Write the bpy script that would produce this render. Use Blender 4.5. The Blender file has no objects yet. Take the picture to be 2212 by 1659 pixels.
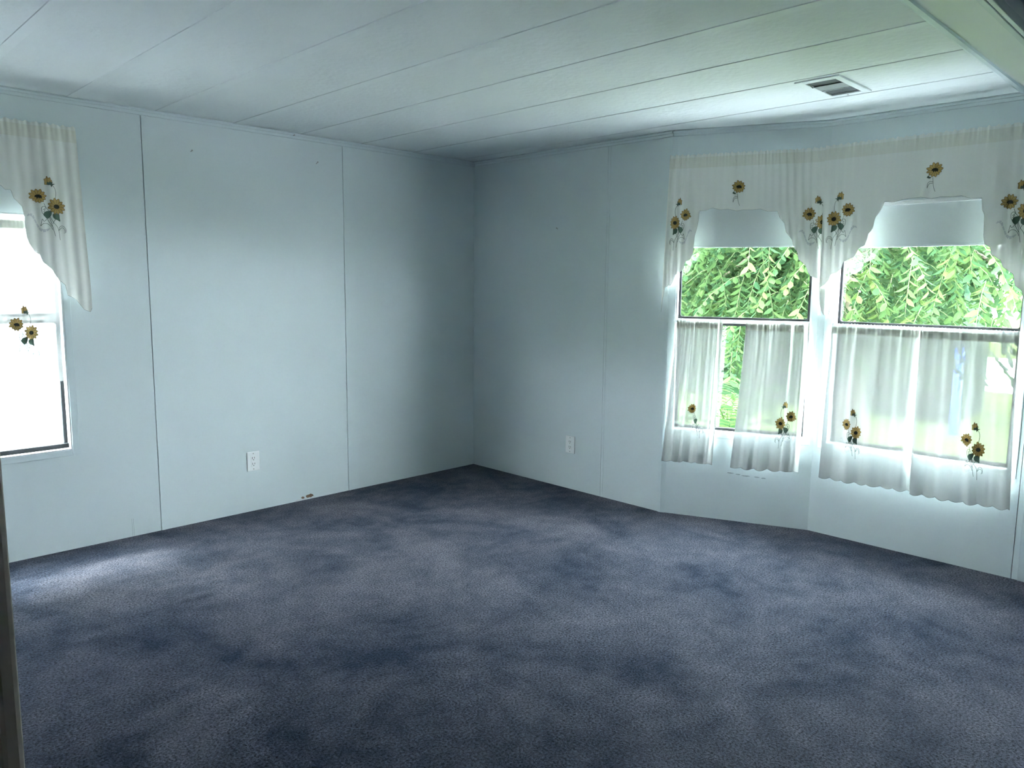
import bpy, math, random
import numpy as np
from mathutils import Matrix, Vector

# ------------------------------------------------------------------ camera, sky, sun, exposure
scene = bpy.context.scene
COL = scene.collection
random.seed(7)

CAM_YAW, CAM_PITCH, CAM_ROLL = math.radians(45.04), math.radians(7.465), math.radians(0.55)
CAM_POS = Vector((-3.9153, -4.3403, 1.40))
FOCAL_PX = 1643.36

def camera_axes():
    f = Vector((math.cos(CAM_YAW) * math.cos(CAM_PITCH), math.sin(CAM_YAW) * math.cos(CAM_PITCH), -math.sin(CAM_PITCH)))
    r = Vector((math.sin(CAM_YAW), -math.cos(CAM_YAW), 0))
    u = r.cross(f)
    return f, r * math.cos(CAM_ROLL) + u * math.sin(CAM_ROLL), u * math.cos(CAM_ROLL) - r * math.sin(CAM_ROLL)

f_, r_, u_ = camera_axes()
cam_data = bpy.data.cameras.new('camera')
cam_data.sensor_fit = 'HORIZONTAL'
cam_data.sensor_width = 36
cam_data.lens = FOCAL_PX / 2212 * 36
cam_data.clip_start = 0.02
cam_data.clip_end = 200
cam = bpy.data.objects.new('camera', cam_data)
COL.objects.link(cam)
m = Matrix.Identity(4)
for k in range(3):
    m[k][0], m[k][1], m[k][2], m[k][3] = r_[k], u_[k], -f_[k], CAM_POS[k]
cam.matrix_world = m
scene.camera = cam

world = bpy.data.worlds.new('overcast_sky')
scene.world = world
world.use_nodes = True
bg = world.node_tree.nodes['Background']
bg.inputs['Color'].default_value = (0.86, 0.94, 1.0, 1)
bg.inputs['Strength'].default_value = 9.0

sun_data = bpy.data.lights.new('sun_offscreen', 'SUN')
sun_data.energy = 2.0
sun_data.angle = math.radians(14)
sun_data.color = (1.0, 0.96, 0.88)
sun = bpy.data.objects.new('sun_offscreen', sun_data)
sun.rotation_euler = Vector((-0.46, 0.60, 0.98)).to_track_quat('Z', 'Y').to_euler()
COL.objects.link(sun)

vs = scene.view_settings
vs.view_transform = 'Standard'
vs.look = 'None'
vs.gamma = 1
vs.use_curve_mapping = False
vs.exposure = 3.7
scene.cycles.max_bounces = 14
scene.cycles.diffuse_bounces = 8
scene.cycles.transparent_max_bounces = 16
scene.cycles.transmission_bounces = 8
scene.cycles.sample_clamp_indirect = 8
scene.cycles.use_denoising = True

# ------------------------------------------------------------------ materials
MATS = {}

def new_mat(name):
    mt = bpy.data.materials.new(name)
    mt.use_nodes = True
    nt = mt.node_tree
    nt.nodes.clear()
    out = nt.nodes.new('ShaderNodeOutputMaterial')
    MATS[name] = mt
    return mt, nt, out

def node(nt, kind, **inputs):
    n = nt.nodes.new(kind)
    for k, v in inputs.items():
        n.inputs[k.replace('_', ' ')].default_value = v
    return n

def c4(c):
    return (c[0], c[1], c[2], 1)

def paint(name, col, rough=0.6, var=0.06, var_scale=3.0, bump=0.0, bump_scale=40.0, metallic=0.0, bump_dist=0.002, spec=0.3):
    mt, nt, out = new_mat(name)
    p = node(nt, 'ShaderNodeBsdfPrincipled', Roughness=rough, Metallic=metallic)
    p.inputs['Specular IOR Level'].default_value = spec
    tc = nt.nodes.new('ShaderNodeTexCoord')
    n1 = node(nt, 'ShaderNodeTexNoise', Scale=var_scale, Detail=5.0)
    nt.links.new(tc.outputs['Object'], n1.inputs['Vector'])
    ramp = nt.nodes.new('ShaderNodeValToRGB')
    ramp.color_ramp.elements[0].position = 0.3
    ramp.color_ramp.elements[1].position = 0.7
    ramp.color_ramp.elements[0].color = c4([max(0, x * (1 - var)) for x in col])
    ramp.color_ramp.elements[1].color = c4([min(1, x * (1 + var)) for x in col])
    nt.links.new(n1.outputs['Fac'], ramp.inputs['Fac'])
    nt.links.new(ramp.outputs['Color'], p.inputs['Base Color'])
    if bump:
        n2 = node(nt, 'ShaderNodeTexNoise', Scale=bump_scale, Detail=4.0)
        nt.links.new(tc.outputs['Object'], n2.inputs['Vector'])
        b = node(nt, 'ShaderNodeBump', Strength=bump, Distance=bump_dist)
        nt.links.new(n2.outputs['Fac'], b.inputs['Height'])
        nt.links.new(b.outputs['Normal'], p.inputs['Normal'])
    nt.links.new(p.outputs['BSDF'], out.inputs['Surface'])
    return mt

WALL = paint('wall_paint', (0.64, 0.715, 0.74), 0.55, 0.025, 1.6, 0.12, 120)
TRIMW = paint('trim_paint', (0.62, 0.70, 0.73), 0.45, 0.02, 4)
CEIL = paint('ceiling_paint', (0.74, 0.79, 0.81), 0.75, 0.03, 2.0, 0.55, 34, bump_dist=0.006)
BATTEN = paint('ceiling_batten_paint', (0.74, 0.79, 0.81), 0.5, 0.02, 5)
WHITE = paint('white_vinyl', (0.62, 0.64, 0.66), 0.35, 0.02, 6)
CORE = paint('wall_core', (0.10, 0.11, 0.12), 0.9, 0.1)
SIDING = paint('siding', (0.75, 0.76, 0.78), 0.7, 0.05)
GASKET = paint('black_gasket', (0.022, 0.024, 0.026), 0.7, 0.3, 30, spec=0.1)
PLATE = paint('outlet_plastic', (0.86, 0.88, 0.90), 0.3, 0.01)
SLOT = paint('outlet_slot', (0.03, 0.03, 0.03), 0.6)
METAL = paint('dull_metal', (0.35, 0.35, 0.34), 0.4, 0.1, 30, metallic=0.8)
DARKPAINT = paint('door_post_paint', (0.50, 0.45, 0.45), 0.6, 0.1, 12)
POSTEDGE = paint('door_post_edge', (0.66, 0.58, 0.52), 0.55, 0.1, 12)
CHIP = paint('exposed_board', (0.20, 0.13, 0.09), 0.9, 0.3, 90)
SCUFF = paint('scuff', (0.36, 0.42, 0.45), 0.8, 0.15, 60)
BLIND = paint('blind_vinyl', (0.56, 0.61, 0.63), 0.6, 0.02, 4)
DUCT = paint('duct_dark', (0.10, 0.115, 0.12), 0.8, 0.1)
LOUVRE = paint('louvre_paint', (0.30, 0.33, 0.34), 0.5, 0.03)
PVC = paint('white_plastic', (0.70, 0.71, 0.74), 0.4, 0.04, 8)
PVC2 = paint('lavender_white_panel', (0.58, 0.62, 0.76), 0.5, 0.03, 5)
BLUE = paint('blue_print', (0.04, 0.09, 0.50), 0.5, 0.1)
CONC = paint('concrete', (0.35, 0.35, 0.34), 0.9, 0.1, 2.0)
BARK = paint('bark', (0.13, 0.11, 0.085), 0.9, 0.25, 20, 0.4, 60, spec=0.1)
TWIG = paint('twig', (0.07, 0.085, 0.04), 0.8, 0.2, 20, spec=0.1)

def carpet_mat():
    mt, nt, out = new_mat('carpet')
    p = node(nt, 'ShaderNodeBsdfPrincipled', Roughness=0.95)
    p.inputs['Specular IOR Level'].default_value = 0.1
    tc = nt.nodes.new('ShaderNodeTexCoord')
    big = node(nt, 'ShaderNodeTexNoise', Scale=1.7, Detail=6.0, Roughness=0.62, Distortion=0.6)
    mid = node(nt, 'ShaderNodeTexNoise', Scale=9.0, Detail=3.0, Roughness=0.6)
    fib = node(nt, 'ShaderNodeTexNoise', Scale=120.0, Detail=3.0, Roughness=0.75)
    for n in (big, mid, fib):
        nt.links.new(tc.outputs['Object'], n.inputs['Vector'])
    a = nt.nodes.new('ShaderNodeMath'); a.operation = 'MULTIPLY_ADD'
    a.inputs[1].default_value = 0.35
    nt.links.new(mid.outputs['Fac'], a.inputs[0]); nt.links.new(big.outputs['Fac'], a.inputs[2])
    r1 = nt.nodes.new('ShaderNodeValToRGB')
    e = r1.color_ramp.elements
    e[0].position, e[1].position = 0.50, 0.86
    e[0].color = (0.0150, 0.0225, 0.038, 1)
    e[1].color = (0.068, 0.074, 0.096, 1)
    nt.links.new(a.outputs[0], r1.inputs['Fac'])
    r2 = nt.nodes.new('ShaderNodeValToRGB')
    e = r2.color_ramp.elements
    e[0].position, e[1].position = 0.32, 0.68
    e[0].color = (0.12, 0.13, 0.15, 1)
    e[1].color = (2.0, 2.0, 2.0, 1)
    nt.links.new(fib.outputs['Fac'], r2.inputs['Fac'])
    mx = nt.nodes.new('ShaderNodeMix'); mx.data_type = 'RGBA'; mx.blend_type = 'MULTIPLY'
    mx.inputs[0].default_value = 1.0
    nt.links.new(r1.outputs['Color'], mx.inputs[6]); nt.links.new(r2.outputs['Color'], mx.inputs[7])
    nt.links.new(mx.outputs[2], p.inputs['Base Color'])
    b = node(nt, 'ShaderNodeBump', Strength=1.0, Distance=0.012)
    nt.links.new(fib.outputs['Fac'], b.inputs['Height'])
    nt.links.new(b.outputs['Normal'], p.inputs['Normal'])
    # pile tips catch light at low angles
    sh = nt.nodes.new('ShaderNodeBsdfSheen')
    sh.inputs['Roughness'].default_value = 0.32
    sc = nt.nodes.new('ShaderNodeMix'); sc.data_type = 'RGBA'; sc.blend_type = 'MULTIPLY'
    sc.inputs[0].default_value = 1.0
    sc.inputs[7].default_value = (6.0, 5.0, 4.2, 1)
    nt.links.new(mx.outputs[2], sc.inputs[6])
    nt.links.new(sc.outputs[2], sh.inputs['Color'])
    ad = nt.nodes.new('ShaderNodeAddShader')
    nt.links.new(p.outputs['BSDF'], ad.inputs[0]); nt.links.new(sh.outputs[0], ad.inputs[1])
    nt.links.new(ad.outputs[0], out.inputs['Surface'])
    return mt
CARPET = carpet_mat()

def cloth_mat(name, col, transl, sheer, glow=0.5):
    """sheer cotton: part open weave, part scattering through, part reflecting"""
    mt, nt, out = new_mat(name)
    d = node(nt, 'ShaderNodeBsdfDiffuse', Color=c4(col))
    t = node(nt, 'ShaderNodeBsdfTranslucent', Color=c4([min(1, x * transl) for x in col]))
    add = nt.nodes.new('ShaderNodeMixShader'); add.inputs[0].default_value = glow
    tr = node(nt, 'ShaderNodeBsdfTransparent', Color=(1, 1, 1, 1))
    mx = nt.nodes.new('ShaderNodeMixShader'); mx.inputs[0].default_value = sheer
    tc = nt.nodes.new('ShaderNodeTexCoord')
    n = node(nt, 'ShaderNodeTexNoise', Scale=350.0, Detail=2.0)
    nt.links.new(tc.outputs['Object'], n.inputs['Vector'])
    b = node(nt, 'ShaderNodeBump', Strength=0.15, Distance=0.001)
    nt.links.new(n.outputs['Fac'], b.inputs['Height'])
    nt.links.new(b.outputs['Normal'], d.inputs['Normal'])
    nt.links.new(d.outputs[0], add.inputs[1]); nt.links.new(t.outputs[0], add.inputs[2])
    nt.links.new(add.outputs[0], mx.inputs[1]); nt.links.new(tr.outputs[0], mx.inputs[2])
    nt.links.new(mx.outputs[0], out.inputs['Surface'])
    return mt
CLOTH = cloth_mat('sheer_cloth', (0.82, 0.83, 0.81), 0.072, 0.085, 0.16)
VCLOTH = cloth_mat('valance_cloth', (0.92, 0.93, 0.89), 0.14, 0.008, 0.16)
POCKET = cloth_mat('pocket_cloth', (0.88, 0.88, 0.80), 0.07, 0.02, 0.16)
HEM = cloth_mat('hem_thread', (0.26, 0.31, 0.30), 0.04, 0.0, 0.3)
GOLD = cloth_mat('gold_thread', (0.74, 0.52, 0.20), 0.05, 0.0, 0.35)
GOLDLINE = cloth_mat('brown_thread', (0.22, 0.13, 0.05), 0.04, 0.0, 0.25)
DARKTHREAD = cloth_mat('dark_thread', (0.055, 0.06, 0.05), 0.04, 0.0, 0.2)
GREENTHREAD = cloth_mat('green_thread', (0.16, 0.25, 0.20), 0.04, 0.0, 0.3)
STEMTHREAD = cloth_mat('stem_thread', (0.13, 0.18, 0.15), 0.04, 0.0, 0.25)
CUTWORK = cloth_mat('cutwork_net', (0.93, 0.95, 0.97), 0.08, 0.25, 0.2)

def glass_mat():
    mt, nt, out = new_mat('window_glass')
    t = node(nt, 'ShaderNodeBsdfTransparent', Color=(0.93, 0.96, 0.95, 1))
    g = node(nt, 'ShaderNodeBsdfGlossy', Roughness=0.02, Color=(1, 1, 1, 1))
    mx = nt.nodes.new('ShaderNodeMixShader'); mx.inputs[0].default_value = 0.035
    nt.links.new(t.outputs[0], mx.inputs[1]); nt.links.new(g.outputs[0], mx.inputs[2])
    nt.links.new(mx.outputs[0], out.inputs['Surface'])
    return mt
GLASS = glass_mat()

def leaf_mat(name, ca, cb, island=True):
    mt, nt, out = new_mat(name)
    if island:
        g = nt.nodes.new('ShaderNodeNewGeometry'); src = g.outputs['Random Per Island']
    else:
        g = nt.nodes.new('ShaderNodeObjectInfo'); src = g.outputs['Random']
    ramp = nt.nodes.new('ShaderNodeValToRGB')
    ramp.color_ramp.elements[0].color = c4(ca)
    ramp.color_ramp.elements[1].color = c4(cb)
    nt.links.new(src, ramp.inputs['Fac'])
    p = node(nt, 'ShaderNodeBsdfPrincipled', Roughness=0.38)
    p.inputs['Specular IOR Level'].default_value = 0.0
    t = nt.nodes.new('ShaderNodeBsdfTranslucent')
    nt.links.new(ramp.outputs['Color'], p.inputs['Base Color'])
    nt.links.new(ramp.outputs['Color'], t.inputs['Color'])
    mx = nt.nodes.new('ShaderNodeMixShader'); mx.inputs[0].default_value = 0.4
    nt.links.new(p.outputs[0], mx.inputs[1]); nt.links.new(t.outputs[0], mx.inputs[2])
    nt.links.new(mx.outputs[0], out.inputs['Surface'])
    return mt
LEAF = leaf_mat('leaf', (0.0203, 0.0475, 0.0204), (0.0554, 0.0879, 0.0249), False)
LEAFS = leaf_mat('leaf_mass', (0.0166, 0.0404, 0.0189), (0.0404, 0.0721, 0.0241), True)
LEAFBACK = leaf_mat('leaf_far', (0.0148, 0.0338, 0.0204), (0.0298, 0.0523, 0.0249), True)
FROND = leaf_mat('frond', (0.020, 0.048, 0.020), (0.050, 0.085, 0.026), True)

def lawn_mat():
    mt, nt, out = new_mat('lawn')
    p = node(nt, 'ShaderNodeBsdfDiffuse')
    tc = nt.nodes.new('ShaderNodeTexCoord')
    n = node(nt, 'ShaderNodeTexNoise', Scale=3.0, Detail=8.0, Roughness=0.7)
    nt.links.new(tc.outputs['Object'], n.inputs['Vector'])
    r = nt.nodes.new('ShaderNodeValToRGB')
    r.color_ramp.elements[0].position, r.color_ramp.elements[1].position = 0.3, 0.7
    r.color_ramp.elements[0].color = (0.040, 0.065, 0.020, 1)
    r.color_ramp.elements[1].color = (0.090, 0.110, 0.035, 1)
    nt.links.new(n.outputs['Fac'], r.inputs['Fac'])
    nt.links.new(r.outputs['Color'], p.inputs['Color'])
    nt.links.new(p.outputs[0], out.inputs['Surface'])
    return mt
LAWN = lawn_mat()

# ------------------------------------------------------------------ building helpers
class Frame:
    """wall-local axes seen from inside: x to the right along the wall, y outwards, z up"""
    def __init__(self, ox, oy, ang):
        self.m = Matrix.Translation((ox, oy, 0)) @ Matrix.Rotation(ang, 4, 'Z')

BAY_S, BAY_X, BAY_Y = 1.74, 0.328, 2.533
BAY_A = math.atan2(BAY_X, BAY_Y - BAY_S)
BAY_L = math.hypot(BAY_X, BAY_Y - BAY_S)
FA = Frame(0, 0, 0)
FB = Frame(0, 0, -math.pi / 2)
FC = Frame(0, -BAY_S, -math.pi / 2 + BAY_A)
FD = Frame(BAY_X, -BAY_Y, -math.pi / 2)
FW = Frame(0, 0, 0)
H = 2.30

class MB:
    def __init__(self):
        self.v, self.f, self.mi = [], [], []
    def add(self, vs, fs, mi=0):
        b = len(self.v)
        self.v += [tuple(x) for x in vs]
        self.f += [tuple(b + i for i in q) for q in fs]
        self.mi += [mi] * len(fs)
    def box(self, x0, x1, y0, y1, z0, z1, mi=0):
        self.add([(x0, y0, z0), (x1, y0, z0), (x1, y1, z0), (x0, y1, z0), (x0, y0, z1), (x1, y0, z1), (x1, y1, z1), (x0, y1, z1)],
                 [(0, 3, 2, 1), (4, 5, 6, 7), (0, 1, 5, 4), (1, 2, 6, 5), (2, 3, 7, 6), (3, 0, 4, 7)], mi)
        return self
    def prism(self, poly, axis, a, b, mi=0):
        """poly: 2D points; axis 'x': (y,z) swept in x; 'y': (x,z); 'z': (x,y)"""
        n = len(poly)
        mk = {'x': lambda p, t: (t, p[0], p[1]), 'y': lambda p, t: (p[0], t, p[1]), 'z': lambda p, t: (p[0], p[1], t)}[axis]
        vs = [mk(p, a) for p in poly] + [mk(p, b) for p in poly]
        fs = [tuple(range(n))[::-1], tuple(range(n, 2 * n))] + [(i, (i + 1) % n, n + (i + 1) % n, n + i) for i in range(n)]
        self.add(vs, fs, mi)
        return self
    def tube(self, pts, r, n=8, mi=0):
        pts = [Vector(p) for p in pts]
        rs = r if isinstance(r, (list, tuple)) else [r] * len(pts)
        vs = []
        for i, p in enumerate(pts):
            d = (pts[min(i + 1, len(pts) - 1)] - pts[max(i - 1, 0)]).normalized()
            a = d.cross(Vector((0, 0, 1)))
            if a.length < 1e-3:
                a = d.cross(Vector((1, 0, 0)))
            a.normalize(); b = d.cross(a)
            for k in range(n):
                t = 2 * math.pi * k / n
                vs.append(p + (a * math.cos(t) + b * math.sin(t)) * rs[i])
        fs = [(i * n + k, i * n + (k + 1) % n, (i + 1) * n + (k + 1) % n, (i + 1) * n + k) for i in range(len(pts) - 1) for k in range(n)]
        fs += [tuple(range(n))[::-1], tuple(range((len(pts) - 1) * n, len(pts) * n))]
        self.add(vs, fs, mi)
        return self
    def frame_rect(self, x0, x1, z0, z1, w, y0, y1, mi=0, rad=0.0):
        """closed rectangular ring in the wall plane (optionally with rounded inner corners)"""
        def loop(a0, a1, b0, b1, rr):
            if rr <= 0: return [(a0, b0), (a1, b0), (a1, b1), (a0, b1)]
            o = []
            for cx, cz, st in ((a0 + rr, b0 + rr, 180), (a1 - rr, b0 + rr, 270), (a1 - rr, b1 - rr, 0), (a0 + rr, b1 - rr, 90)):
                for k in range(5):
                    t = math.radians(st + 22.5 * k); o.append((cx + rr * math.cos(t), cz + rr * math.sin(t)))
            return o
        if rad > 0:
            outer = loop(x0, x1, z0, z1, 0.0005); inner = loop(x0 + w, x1 - w, z0 + w, z1 - w, rad)
        else:
            outer = loop(x0, x1, z0, z1, 0); inner = loop(x0 + w, x1 - w, z0 + w, z1 - w, 0)
        n = len(outer)
        vs = [(p[0], y0, p[1]) for p in outer] + [(p[0], y0, p[1]) for p in inner] + [(p[0], y1, p[1]) for p in outer] + [(p[0], y1, p[1]) for p in inner]
        fs = []
        for i in range(n):
            j = (i + 1) % n
            fs += [(i, j, n + j, n + i), (2 * n + i, 3 * n + i, 3 * n + j, 2 * n + j), (i, 2 * n + i, 2 * n + j, j), (n + i, n + j, 3 * n + j, 3 * n + i)]
        self.add(vs, fs, mi)
        return self
    def build(self, name, mats, parent=None, frame=None, origin=(0, 0, 0), smooth=False, bevel=0.0):
        if not isinstance(mats, (list, tuple)): mats = [mats]
        if parent is not None: origin = parent.get('_origin', origin) if '_origin' in parent else origin
        o = Vector(origin)
        me = bpy.data.meshes.new(name)
        me.from_pydata([tuple(Vector(p) - o) for p in self.v], [], self.f)
        for mt in mats: me.materials.append(mt)
        if len(mats) > 1: me.polygons.foreach_set('material_index', self.mi)
        if smooth: me.polygons.foreach_set('use_smooth', [True] * len(me.polygons))
        me.update()
        ob = bpy.data.objects.new(name, me)
        COL.objects.link(ob)
        if bevel:
            bv = ob.modifiers.new('edge', 'BEVEL'); bv.width = bevel; bv.segments = 2; bv.limit_method = 'ANGLE'
        if parent is not None:
            ob.parent = parent
        elif frame is not None:
            ob.matrix_world = frame.m @ Matrix.Translation(o)
        if parent is not None and '_origin' in parent:
            ob['_origin'] = tuple(parent['_origin'])
        return ob

def tag(o, label, cat, group=None, kind=None):
    o['label'] = label; o['category'] = cat
    if group: o['group'] = group
    if kind: o['kind'] = kind
    return o

def thing(name, label, cat, frame, origin, group=None, kind=None):
    e = bpy.data.objects.new(name, None)
    e.empty_display_size = 0.05
    COL.objects.link(e)
    e.matrix_world = frame.m @ Matrix.Translation(Vector(origin))
    e['_origin'] = tuple(origin)
    return tag(e, label, cat, group, kind)

def slab_with_holes(x0, x1, z0, z1, y0, y1, holes):
    """a board in the wall plane with rectangular holes, closed all round"""
    xs = sorted({x0, x1} | {min(max(h[k], x0), x1) for h in holes for k in (0, 1)})
    zs = sorted({z0, z1} | {min(max(h[k], z0), z1) for h in holes for k in (2, 3)})
    solid = {}
    for i in range(len(xs) - 1):
        for j in range(len(zs) - 1):
            cx, cz = (xs[i] + xs[i + 1]) / 2, (zs[j] + zs[j + 1]) / 2
            solid[i, j] = not any(h[0] < cx < h[1] and h[2] < cz < h[3] for h in holes)
    mb = MB()
    nx, nz = len(xs), len(zs)
    vid = lambda i, j, s: (s * nx + i) * nz + j
    vs = [(xs[i], (y0, y1)[s], zs[j]) for s in (0, 1) for i in range(nx) for j in range(nz)]
    fs = []
    for (i, j), ok in solid.items():
        if not ok: continue
        fs.append((vid(i, j, 0), vid(i + 1, j, 0), vid(i + 1, j + 1, 0), vid(i, j + 1, 0)))
        fs.append((vid(i, j, 1), vid(i, j + 1, 1), vid(i + 1, j + 1, 1), vid(i + 1, j, 1)))
        if not solid.get((i - 1, j)): fs.append((vid(i, j, 0), vid(i, j + 1, 0), vid(i, j + 1, 1), vid(i, j, 1)))
        if not solid.get((i + 1, j)): fs.append((vid(i + 1, j, 0), vid(i + 1, j, 1), vid(i + 1, j + 1, 1), vid(i + 1, j + 1, 0)))
        if not solid.get((i, j - 1)): fs.append((vid(i, j, 0), vid(i, j, 1), vid(i + 1, j, 1), vid(i + 1, j, 0)))
        if not solid.get((i, j + 1)): fs.append((vid(i, j + 1, 0), vid(i + 1, j + 1, 0), vid(i + 1, j + 1, 1), vid(i, j + 1, 1)))
    mb.add(vs, fs)
    used = sorted({k for f in mb.f for k in f})
    re = {k: n for n, k in enumerate(used)}
    mb.v = [mb.v[k] for k in used]
    mb.f = [tuple(re[k] for k in f) for f in mb.f]
    return mb

# ------------------------------------------------------------------ the room shell
XL, YB = -5.3, -7.6           # far ends of the rooms outside the picture
PART_Y0, PART_Y1 = -3.70, -3.56
WIN_A = (-3.72, -2.795, 0.53, 2.04)
WIN_C = (0.050, 0.808, 0.53, 2.04)
WIN_D = (0.072, 0.962, 0.525, 2.04)

fl = MB().prism([(XL - .1, 0.1), (0.1, 0.1), (0.1, -BAY_S + .05), (BAY_X + .1, -BAY_Y + .05), (BAY_X + .1, YB - .1), (XL - .1, YB - .1)], 'z', -0.06, 0.0).build('floor', CARPET, frame=FW)
tag(fl, 'dark slate blue cut-pile carpet covering the whole floor', 'carpet', kind='structure')

def wall(name, label, frame, x0, x1, seams, holes, battens=(), inner=None, core_pad=(0, 0)):
    """dark core + painted panels with hairline joints; seams are x positions"""
    big = [(h[0] - .002, h[1] + .002, h[2] - .002, h[3] + .002) for h in holes]
    root = slab_with_holes(x0 - core_pad[0], x1 + core_pad[1], -0.06, H, 0.008, 0.09, big).build(name, CORE, frame=frame)
    tag(root, label, 'wall', kind='structure')
    edges = [x0] + list(seams) + [x1]
    for a, b in zip(edges[:-1], edges[1:]):
        ga = 0.0015 if a != x0 else 0
        gb = 0.0015 if b != x1 else 0
        hs = [h for h in holes if h[1] > a and h[0] < b]
        slab_with_holes(a + ga, b - gb, 0.0, H, 0.0, 0.008, hs).build('wall_panel', WALL, root)
    slab_with_holes(x0 - core_pad[0], x1 + core_pad[1], -0.7, H + .02, 0.09, 0.102, big).build('outer_siding', SIDING, root)
    for bx, bw in battens:
        MB().box(bx + .002, bx + bw, -0.0022, 0.0, 0.0, H - .034).build('batten_strip', WALL, root)
    return root

WL = wall('wall_left', 'pale blue-grey panelled wall with one window and one outlet', FA, XL, 0.0, [-4.81, -3.593, -2.373, -1.1405], [WIN_A],
          battens=[(-2.373, .022), (-1.1405, .018), (-3.593, .022)], core_pad=(0, 0.1))
WR = wall('wall_right', 'shaded pale blue-grey wall between room corner and bay', FB, 0.0, BAY_S, [1.262], [], battens=[(1.262, .02)])
WC = wall('wall_bay_angled', 'angled bay wall around the narrower window', FC, 0.0, BAY_L, [], [WIN_C], core_pad=(0, 0.02))
WD = wall('wall_bay_front', 'front bay wall around the wider window, running past the header', FD, 0.0, -BAY_Y - YB, [1.014, 2.25, 3.48], [WIN_D], core_pad=(0.02, 0.1))
for nm, lb, poly in (('wall_back', 'back wall of the adjoining room', [(XL, YB - .1), (BAY_X + .1, YB - .1), (BAY_X + .1, YB), (XL, YB)]),
                     ('wall_side', 'side wall closing both rooms', [(XL - .1, YB - .1), (XL, YB - .1), (XL, 0.1), (XL - .1, 0.1)])):
    tag(MB().prism(poly, 'z', -0.06, H).build(nm, DARKPAINT, frame=FW), lb, 'wall', kind='structure')
# partition stub that ends in the doorway post
pt = MB().box(XL, -3.812, PART_Y0, PART_Y1, 0, H).build('wall_partition', DARKPAINT, frame=FW)
tag(pt, 'brown-grey partition end beside the doorway opening', 'wall', kind='structure')
pe = MB().box(-3.812, -3.797, PART_Y0 - .006, PART_Y1 + .006, 0, 2.18).build('trim_1', POSTEDGE, frame=FW, bevel=0.004)
tag(pe, 'worn tan edge trim on the doorway post', 'trim', kind='structure')

# header beam over the opening between the two rooms
bm_ = thing('trim_2', 'pale boxed header beam crossing the ceiling toward the bay wall', 'beam', FW, (-1.7, PART_Y0, 2.18), kind='structure')
MB().box(-3.812, BAY_X, PART_Y0, PART_Y1, 2.18, H).build('beam_box', BATTEN, bm_)
MB().box(-3.812, BAY_X, PART_Y0 - .016, PART_Y0, 2.172, 2.200).build('edge_moulding', TRIMW, bm_, bevel=0.003)
MB().box(-3.812, BAY_X, PART_Y0 + .004, PART_Y0 + .022, 2.174, 2.18).build('edge_bead', TRIMW, bm_, bevel=0.002)
MB().box(-3.812, BAY_X, PART_Y0 - .03, PART_Y0, 2.26, 2.30).build('crown_strip', TRIMW, bm_, bevel=0.003)

# ceiling: slab, textured panels, batten strips over the joints
ce = MB().prism([(XL - .2, 0.15), (0.25, 0.15), (BAY_X + .2, -BAY_Y + .3), (BAY_X + .2, YB - .2), (XL - .2, YB - .2)], 'z', H + .012, H + .14).build('ceiling', CORE, frame=FW)
tag(ce, 'stippled pale grey ceiling of long panels with thin batten strips', 'ceiling', kind='structure')
CSEAM = [-4.83, -4.40, -3.975, -3.55, -3.122, -2.70, -2.278, -1.848, -1.42, -0.985, -0.556, -0.13]
ce_edges = [XL - .1] + CSEAM + [0.43]
for a, b in zip(ce_edges[:-1], ce_edges[1:]):
    MB().box(a + .001, b - .001, -3.56, 0.1, H, H + .012).build('ceiling_panel', CEIL, ce)
for a, b in zip(ce_edges[:-1], ce_edges[1:]):
    MB().box(a + .001, b - .001, YB - .1, -3.562, H, H + .012).build('ceiling_panel', CEIL, ce)
for x in CSEAM:
    prof = [(x - .023, H), (x - .021, H - .0028), (x + .021, H - .0028), (x + .023, H)]
    MB().prism(prof, 'y', -3.405, -0.012).build('batten_strip', BATTEN, ce)
MB().prism([(-3.432, H), (-3.430, H - .010), (-3.416, H - .012), (-3.404, H - .006), (-3.402, H)], 'x', -3.80, BAY_X - .02).build('beam_trim_strip', TRIMW, ce)

# crown trims (two stepped laths) along the walls
def crown(frame, n, x0, x1, label):
    r = thing('trim_%d' % n, label, 'trim', frame, ((x0 + x1) / 2, 0, H - .034), kind='structure')
    MB().prism([(0, H - .034), (-.006, H - .032), (-.008, H - .022), (-.008, H - .016), (0, H - .016)], 'x', x0, x1).build('lower_lath', TRIMW, r)
    MB().prism([(0, H - .018), (-.016, H - .016), (-.019, H - .008), (-.014, H), (0, H)], 'x', x0, x1).build('upper_lath', TRIMW, r)
crown(FA, 3, XL, 0, 'thin crown trim along the wall with the sunlit window')
crown(FB, 4, 0.02, BAY_S, 'thin crown trim along the shaded wall')
crown(FC, 5, 0, BAY_L, 'thin crown trim over the angled bay wall')
crown(FD, 6, 0, 1.02, 'thin crown trim over the front bay wall')
# corner strip where the wall turns into the bay, and pilaster strip under the header beam
cs = MB().prism([(-.001, -BAY_S + .022), (-.004, -BAY_S + .022), (-.005, -BAY_S), (.008, -BAY_S - .024), (.011, -BAY_S - .022)], 'z', 0, H - .034).build('trim_7', TRIMW, frame=FW)
tag(cs, 'narrow vertical corner strip where wall turns into bay', 'trim', kind='structure')
ps = MB().box(1.04, 1.17, -.010, 0, 0, 2.18).build('trim_8', TRIMW, frame=FD, bevel=0.003)
tag(ps, 'flat vertical casing under the end of the header beam', 'trim', kind='structure')

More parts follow.
